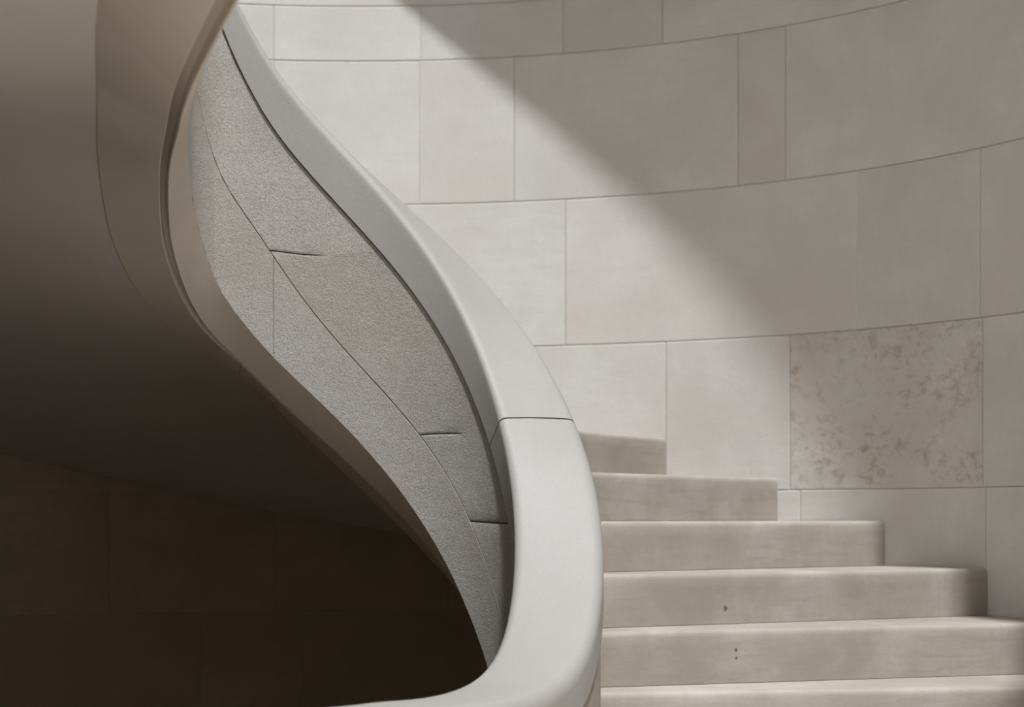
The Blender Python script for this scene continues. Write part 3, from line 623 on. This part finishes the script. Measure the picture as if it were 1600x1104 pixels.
# upper landing (its top is above eye level)
th_end = 3.62
v, f = [], []
m = 26
ss = np.linspace(S_LAND, 7.9, 60)
inn = [pt(s, 0.215, 0)[:2] for s in ss]
def outer_hit(x, y, dx, dy):
    ax, ay = x - CX, y - CY
    b = ax * dx + ay * dy; c = ax * ax + ay * ay - R * R
    t = -b + math.sqrt(max(b * b - c, 0.0))
    px, py = x + t * dx, y + t * dy
    if px < XL or math.atan2(py - CY, px - CX) % (2 * math.pi) > TH_B or b * b < c:
        t = (XL - x) / dx if dx < 0 else t
        px, py = x + t * dx, y + t * dy
    return px, py
out = []
for s in ss:
    a = at(s)
    out.append((a['x'], a['y'], a['nx'], a['ny']))
v = []
for (x, y), (ax, ay, nx, ny) in zip(inn, out):
    th = math.atan2(y - CY, x - CX) % (2 * math.pi)
    dx, dy = (math.cos(th), math.sin(th)) if th < 3.0 else (-1.0, 0.0)
    w = min(max((th - 2.2) / 0.9, 0), 1)
    dx, dy = math.cos(th) * (1 - w) - w, math.sin(th) * (1 - w)
    l = math.hypot(dx, dy); dx /= l; dy /= l
    ox, oy = outer_hit(x, y, dx, dy)
    v += [(x, y, LAND_Z), (ox, oy, LAND_Z), (ox, oy, LAND_Z - 0.12), (x, y, LAND_Z - 0.12)]
f = []
for k in range(len(ss) - 1):
    for j in range(4):
        jj = (j + 1) % 4
        f.append((4 * k + j, 4 * k + jj, 4 * k + 4 + jj, 4 * k + 4 + j))
f += [(0, 1, 2, 3), tuple(4 * (len(ss) - 1) + j for j in (3, 2, 1, 0))]
mesh_obj('landing', v, f, M_STEP, stair, False)

# soffit: smooth underside from the outer crease of the parapet to the round wall
ZW_TH = np.array([-1.0, 0.0, 0.6, 1.0, 1.25, 1.52, 1.69, 1.95, 2.12, 2.34, 2.8, 3.3, 4.0, 4.7])
ZW_Z = np.array([-1.75, -1.25, -0.72, -0.38, -0.21, -0.053, 0.027, 0.171, 0.27, 0.40, 0.70, 0.93, 1.02, 1.02])
ss = np.linspace(S_LOW + 0.05, 8.0, 170)
nv = 22
top, bot = [], []
for s in ss:
    a = at(s)
    x0, y0, z0 = pt(s, W_CREASE, a['h3'] - 0.006)
    nx, ny = a['nx'], a['ny']
    ox, oy = outer_hit(x0, y0, nx, ny)
    th = math.atan2(oy - CY, ox - CX)
    th = th if th > -1.2 else th + 2 * math.pi
    zo = float(np.interp(th, ZW_TH, ZW_Z))
    if oy < 4.3 and ox < -1.5:
        zo = max(zo, 1.02)
    row = []
    for j in range(nv):
        u = j / (nv - 1)
        e = u * u * (3 - 2 * u)
        row.append((x0 + (ox - x0) * u, y0 + (oy - y0) * u, z0 + (zo - z0) * (0.5 * e + 0.5 * u)))
    bot.append(row)
grid_solid('soffit', len(ss), nv, lambda i, j: bot[i][j],
           lambda i, j: (bot[i][j][0], bot[i][j][1], bot[i][j][2] + 0.05), M_SOFFIT, stair, 50.0)

# parapet core with the lip and the flat band below
def core_profile(s):
    a = at(s)
    hb, h3 = a['hb'], a['h3']
    lw, lu, bw, bu = (float(np.interp(s, SARR, q)) for q in (LIP_W, LIP_U, BND_W, BND_U))
    return [(0.018, COP_H - 0.03), (0.018, hb - 0.004), (0.0, hb - 0.002), (0.003, hb + 0.004),
            (lw - 0.003, hb + lu), (lw, hb + lu - 0.002), (lw + 0.001, hb + lu - 0.03), (bw - 0.001, hb + bu - 0.03),
            (bw + 0.003, hb + bu - 0.009),
            (W_CREASE - 0.006, h3 - 0.009), (W_CREASE - 0.006, h3 - 0.05),
            (0.228, h3 - 0.06), (0.229, 0.146), (0.222, 0.140), (0.222, 0.12)]
S_END = 8.0
core = sweep('balustrade', np.linspace(0.1, S_END, 420), core_profile, M_CORE, stair, 25.0)
core.data.materials.append(M_STEP)                  # the side towards the steps is dressed like them
_np = len(core_profile(1.0))
_j = [k for k, (w, h) in enumerate(core_profile(1.0)) if abs(w - 0.228) < 1e-6][0]
for k in range(len(core.data.polygons)):
    if k % _np == _j and k < 419 * _np:
        core.data.polygons[k].material_index = 1

# flat stones of the underside band
def band_profile(s):
    a = at(s)
    hb, h3 = a['hb'], a['h3']
    bw, bu = (float(np.interp(s, SARR, q)) for q in (BND_W, BND_U))
    return [(bw, hb + bu - 0.03), (bw, hb + bu - 0.003), (bw + 0.004, hb + bu), (W_CREASE - 0.004, h3 - 0.001),
            (W_CREASE, h3 - 0.006), (W_CREASE - 0.001, h3 - 0.035)]
_bc = [0.1, 1.7, 3.3, 4.93, 6.62, 7.98]
for a_, b_ in zip(_bc, _bc[1:]):
    sweep('band_stone', np.linspace(a_ + 0.0008, b_ - 0.0008, int((b_ - a_) / 0.02)), band_profile, M_CORE, core, 25.0)

# coping stones
def coping_profile(s):
    p = [(-0.008, COP_H - 0.001), (-0.008, 0.055)]
    r = 0.026
    for k in range(7):                              # inner arris, rounded
        q = math.pi / 2 * k / 6
        p.append((-0.008 + r * (1 - math.cos(q)), 0.002 + r * 1.3 * (1 - math.sin(q))))
    p += [(0.08, -0.001), (0.15, -0.001)]
    ro = 0.038
    for k in range(7):
        q = math.pi / 2 * k / 6
        p.append((W_OUT + 0.004 - ro * (1 - math.sin(q)), 0.001 + ro * 1.2 * (1 - math.cos(q))))
    p += [(W_OUT + 0.004, 0.128), (W_OUT - 0.004, 0.134), (W_OUT - 0.012, COP_H), (0.05, COP_H), (0.0, COP_H)]
    return p

def coping_stone(s0, s1, skew=0.36):
    g = 0.0013
    nn = max(6, int((s1 - s0) / 0.025))
    verts, faces = [], []
    for k in range(nn + 1):
        s = s0 + g + (s1 - s0 - 2 * g) * k / nn
        pr = coping_profile(s)
        nprof = len(pr)
        for w, h in pr:
            shift = skew * max(h, 0.0)
            verts.append(pt(min(max(s + shift, 0), SARR[-1]), w, h))
    for i in range(nn):
        for j in range(nprof):
            k2 = (j + 1) % nprof
            faces.append((i * nprof + j, i * nprof + k2, (i + 1) * nprof + k2, (i + 1) * nprof + j))
    faces += [tuple(range(nprof)), tuple(range(nn * nprof, nn * nprof + nprof))[::-1]]
    return mesh_obj('coping_stone', verts, faces, M_COPING, core, True, 35.0)

cuts = [0.1, 1.3, 2.35, 4.024, 5.25, 6.5, 7.9]
for a_, b_ in zip(cuts, cuts[1:]):
    coping_stone(a_, b_)

# facing slabs of the well side: an upper and a lower row
def s_at_level(s_ref, dh):
    """arc length where the same level is reached dh nearer to the coping"""
    z = at(s_ref)['z'] - dh
    lo, hi = s_ref - 1.2, s_ref
    zz = [at(x)['z'] for x in np.linspace(lo, hi, 200)]
    return float(np.interp(z, zz, np.linspace(lo, hi, 200)))

def facing(row, left, right, nn, tilt_l, tilt_r, gap_l, gap_r):
    nv = 12
    vs = [0.0, 0.006] + [0.006 + 0.988 * k / (nv - 3) for k in range(1, nv - 3)] + [0.994, 1.0]
    nv = len(vs)
    us = [0.0, None] + [k / nn for k in range(1, nn)] + [None, 1.0]
    def s_of(base, tilt, v):
        if not tilt:
            return base
        a = at(base)
        return s_at_level(base, (a['hm'] - COP_H) * v)
    L_ = [s_of(left, tilt_l, v) for v in vs]
    R_ = [s_of(right, tilt_r, v) for v in vs]
    def prm(i, j):
        g0 = gap_l(vs[j]); g1 = gap_r(vs[j])
        l, r = L_[j] + g0, R_[j] - g1
        if us[i] is None:
            return l + 0.004 if i == 1 else r - 0.004
        return l + (r - l) * us[i]
    def hgt(s, v):
        a = at(s)
        if row == 'upper':
            b0, b1 = a['hm'] - 0.0016, COP_H + 0.004
        else:
            b0, b1 = a['hb'] - 0.0005, a['hm'] + 0.0016
        return b0 + (b1 - b0) * v
    nu = len(us)
    def front(i, j):
        s = prm(i, j)
        e = 0.0014 if (j in (0, nv - 1) or (i == 0 and gap_l(vs[j]) > 0.0004) or (i == nu - 1 and gap_r(vs[j]) > 0.0004)) else 0.0
        return pt(s, e, hgt(s, vs[j]))
    def back(i, j):
        s = prm(i, j)
        return pt(s, 0.024, hgt(s, vs[j]))
    return grid_solid('facing_slab', nu, nv, front, back, M_FACE, core, 14.0)

half = lambda w: (lambda v: w if v < 0.45 else (0.0002 + (w - 0.0002) * max(0.0, 1 - (v - 0.45) / 0.08)))
full = lambda w: (lambda v: w)
joints = [(2.3, full(0.001)), (3.3, full(0.001)), (4.199, full(0.0014)), (4.384, half(0.0014)), (4.847, half(0.0016)), (5.9, full(0.001)), (7.9, full(0.001))]
for (a_, ga), (b_, gb) in zip(joints, joints[1:]):
    facing('upper', a_, b_, max(8, int((b_ - a_) / 0.03)), 4.199 - 0.01 < a_ < 4.847 + 0.01, 4.199 - 0.01 < b_ < 4.847 + 0.01, ga, gb)
lower = [2.3, 3.3, 4.847 - 0.01, 5.9, 7.9]
for a_, b_ in zip(lower, lower[1:]):
    facing('lower', a_, b_, max(8, int((b_ - a_) / 0.03)), False, False, full(0.0005), full(0.0005))
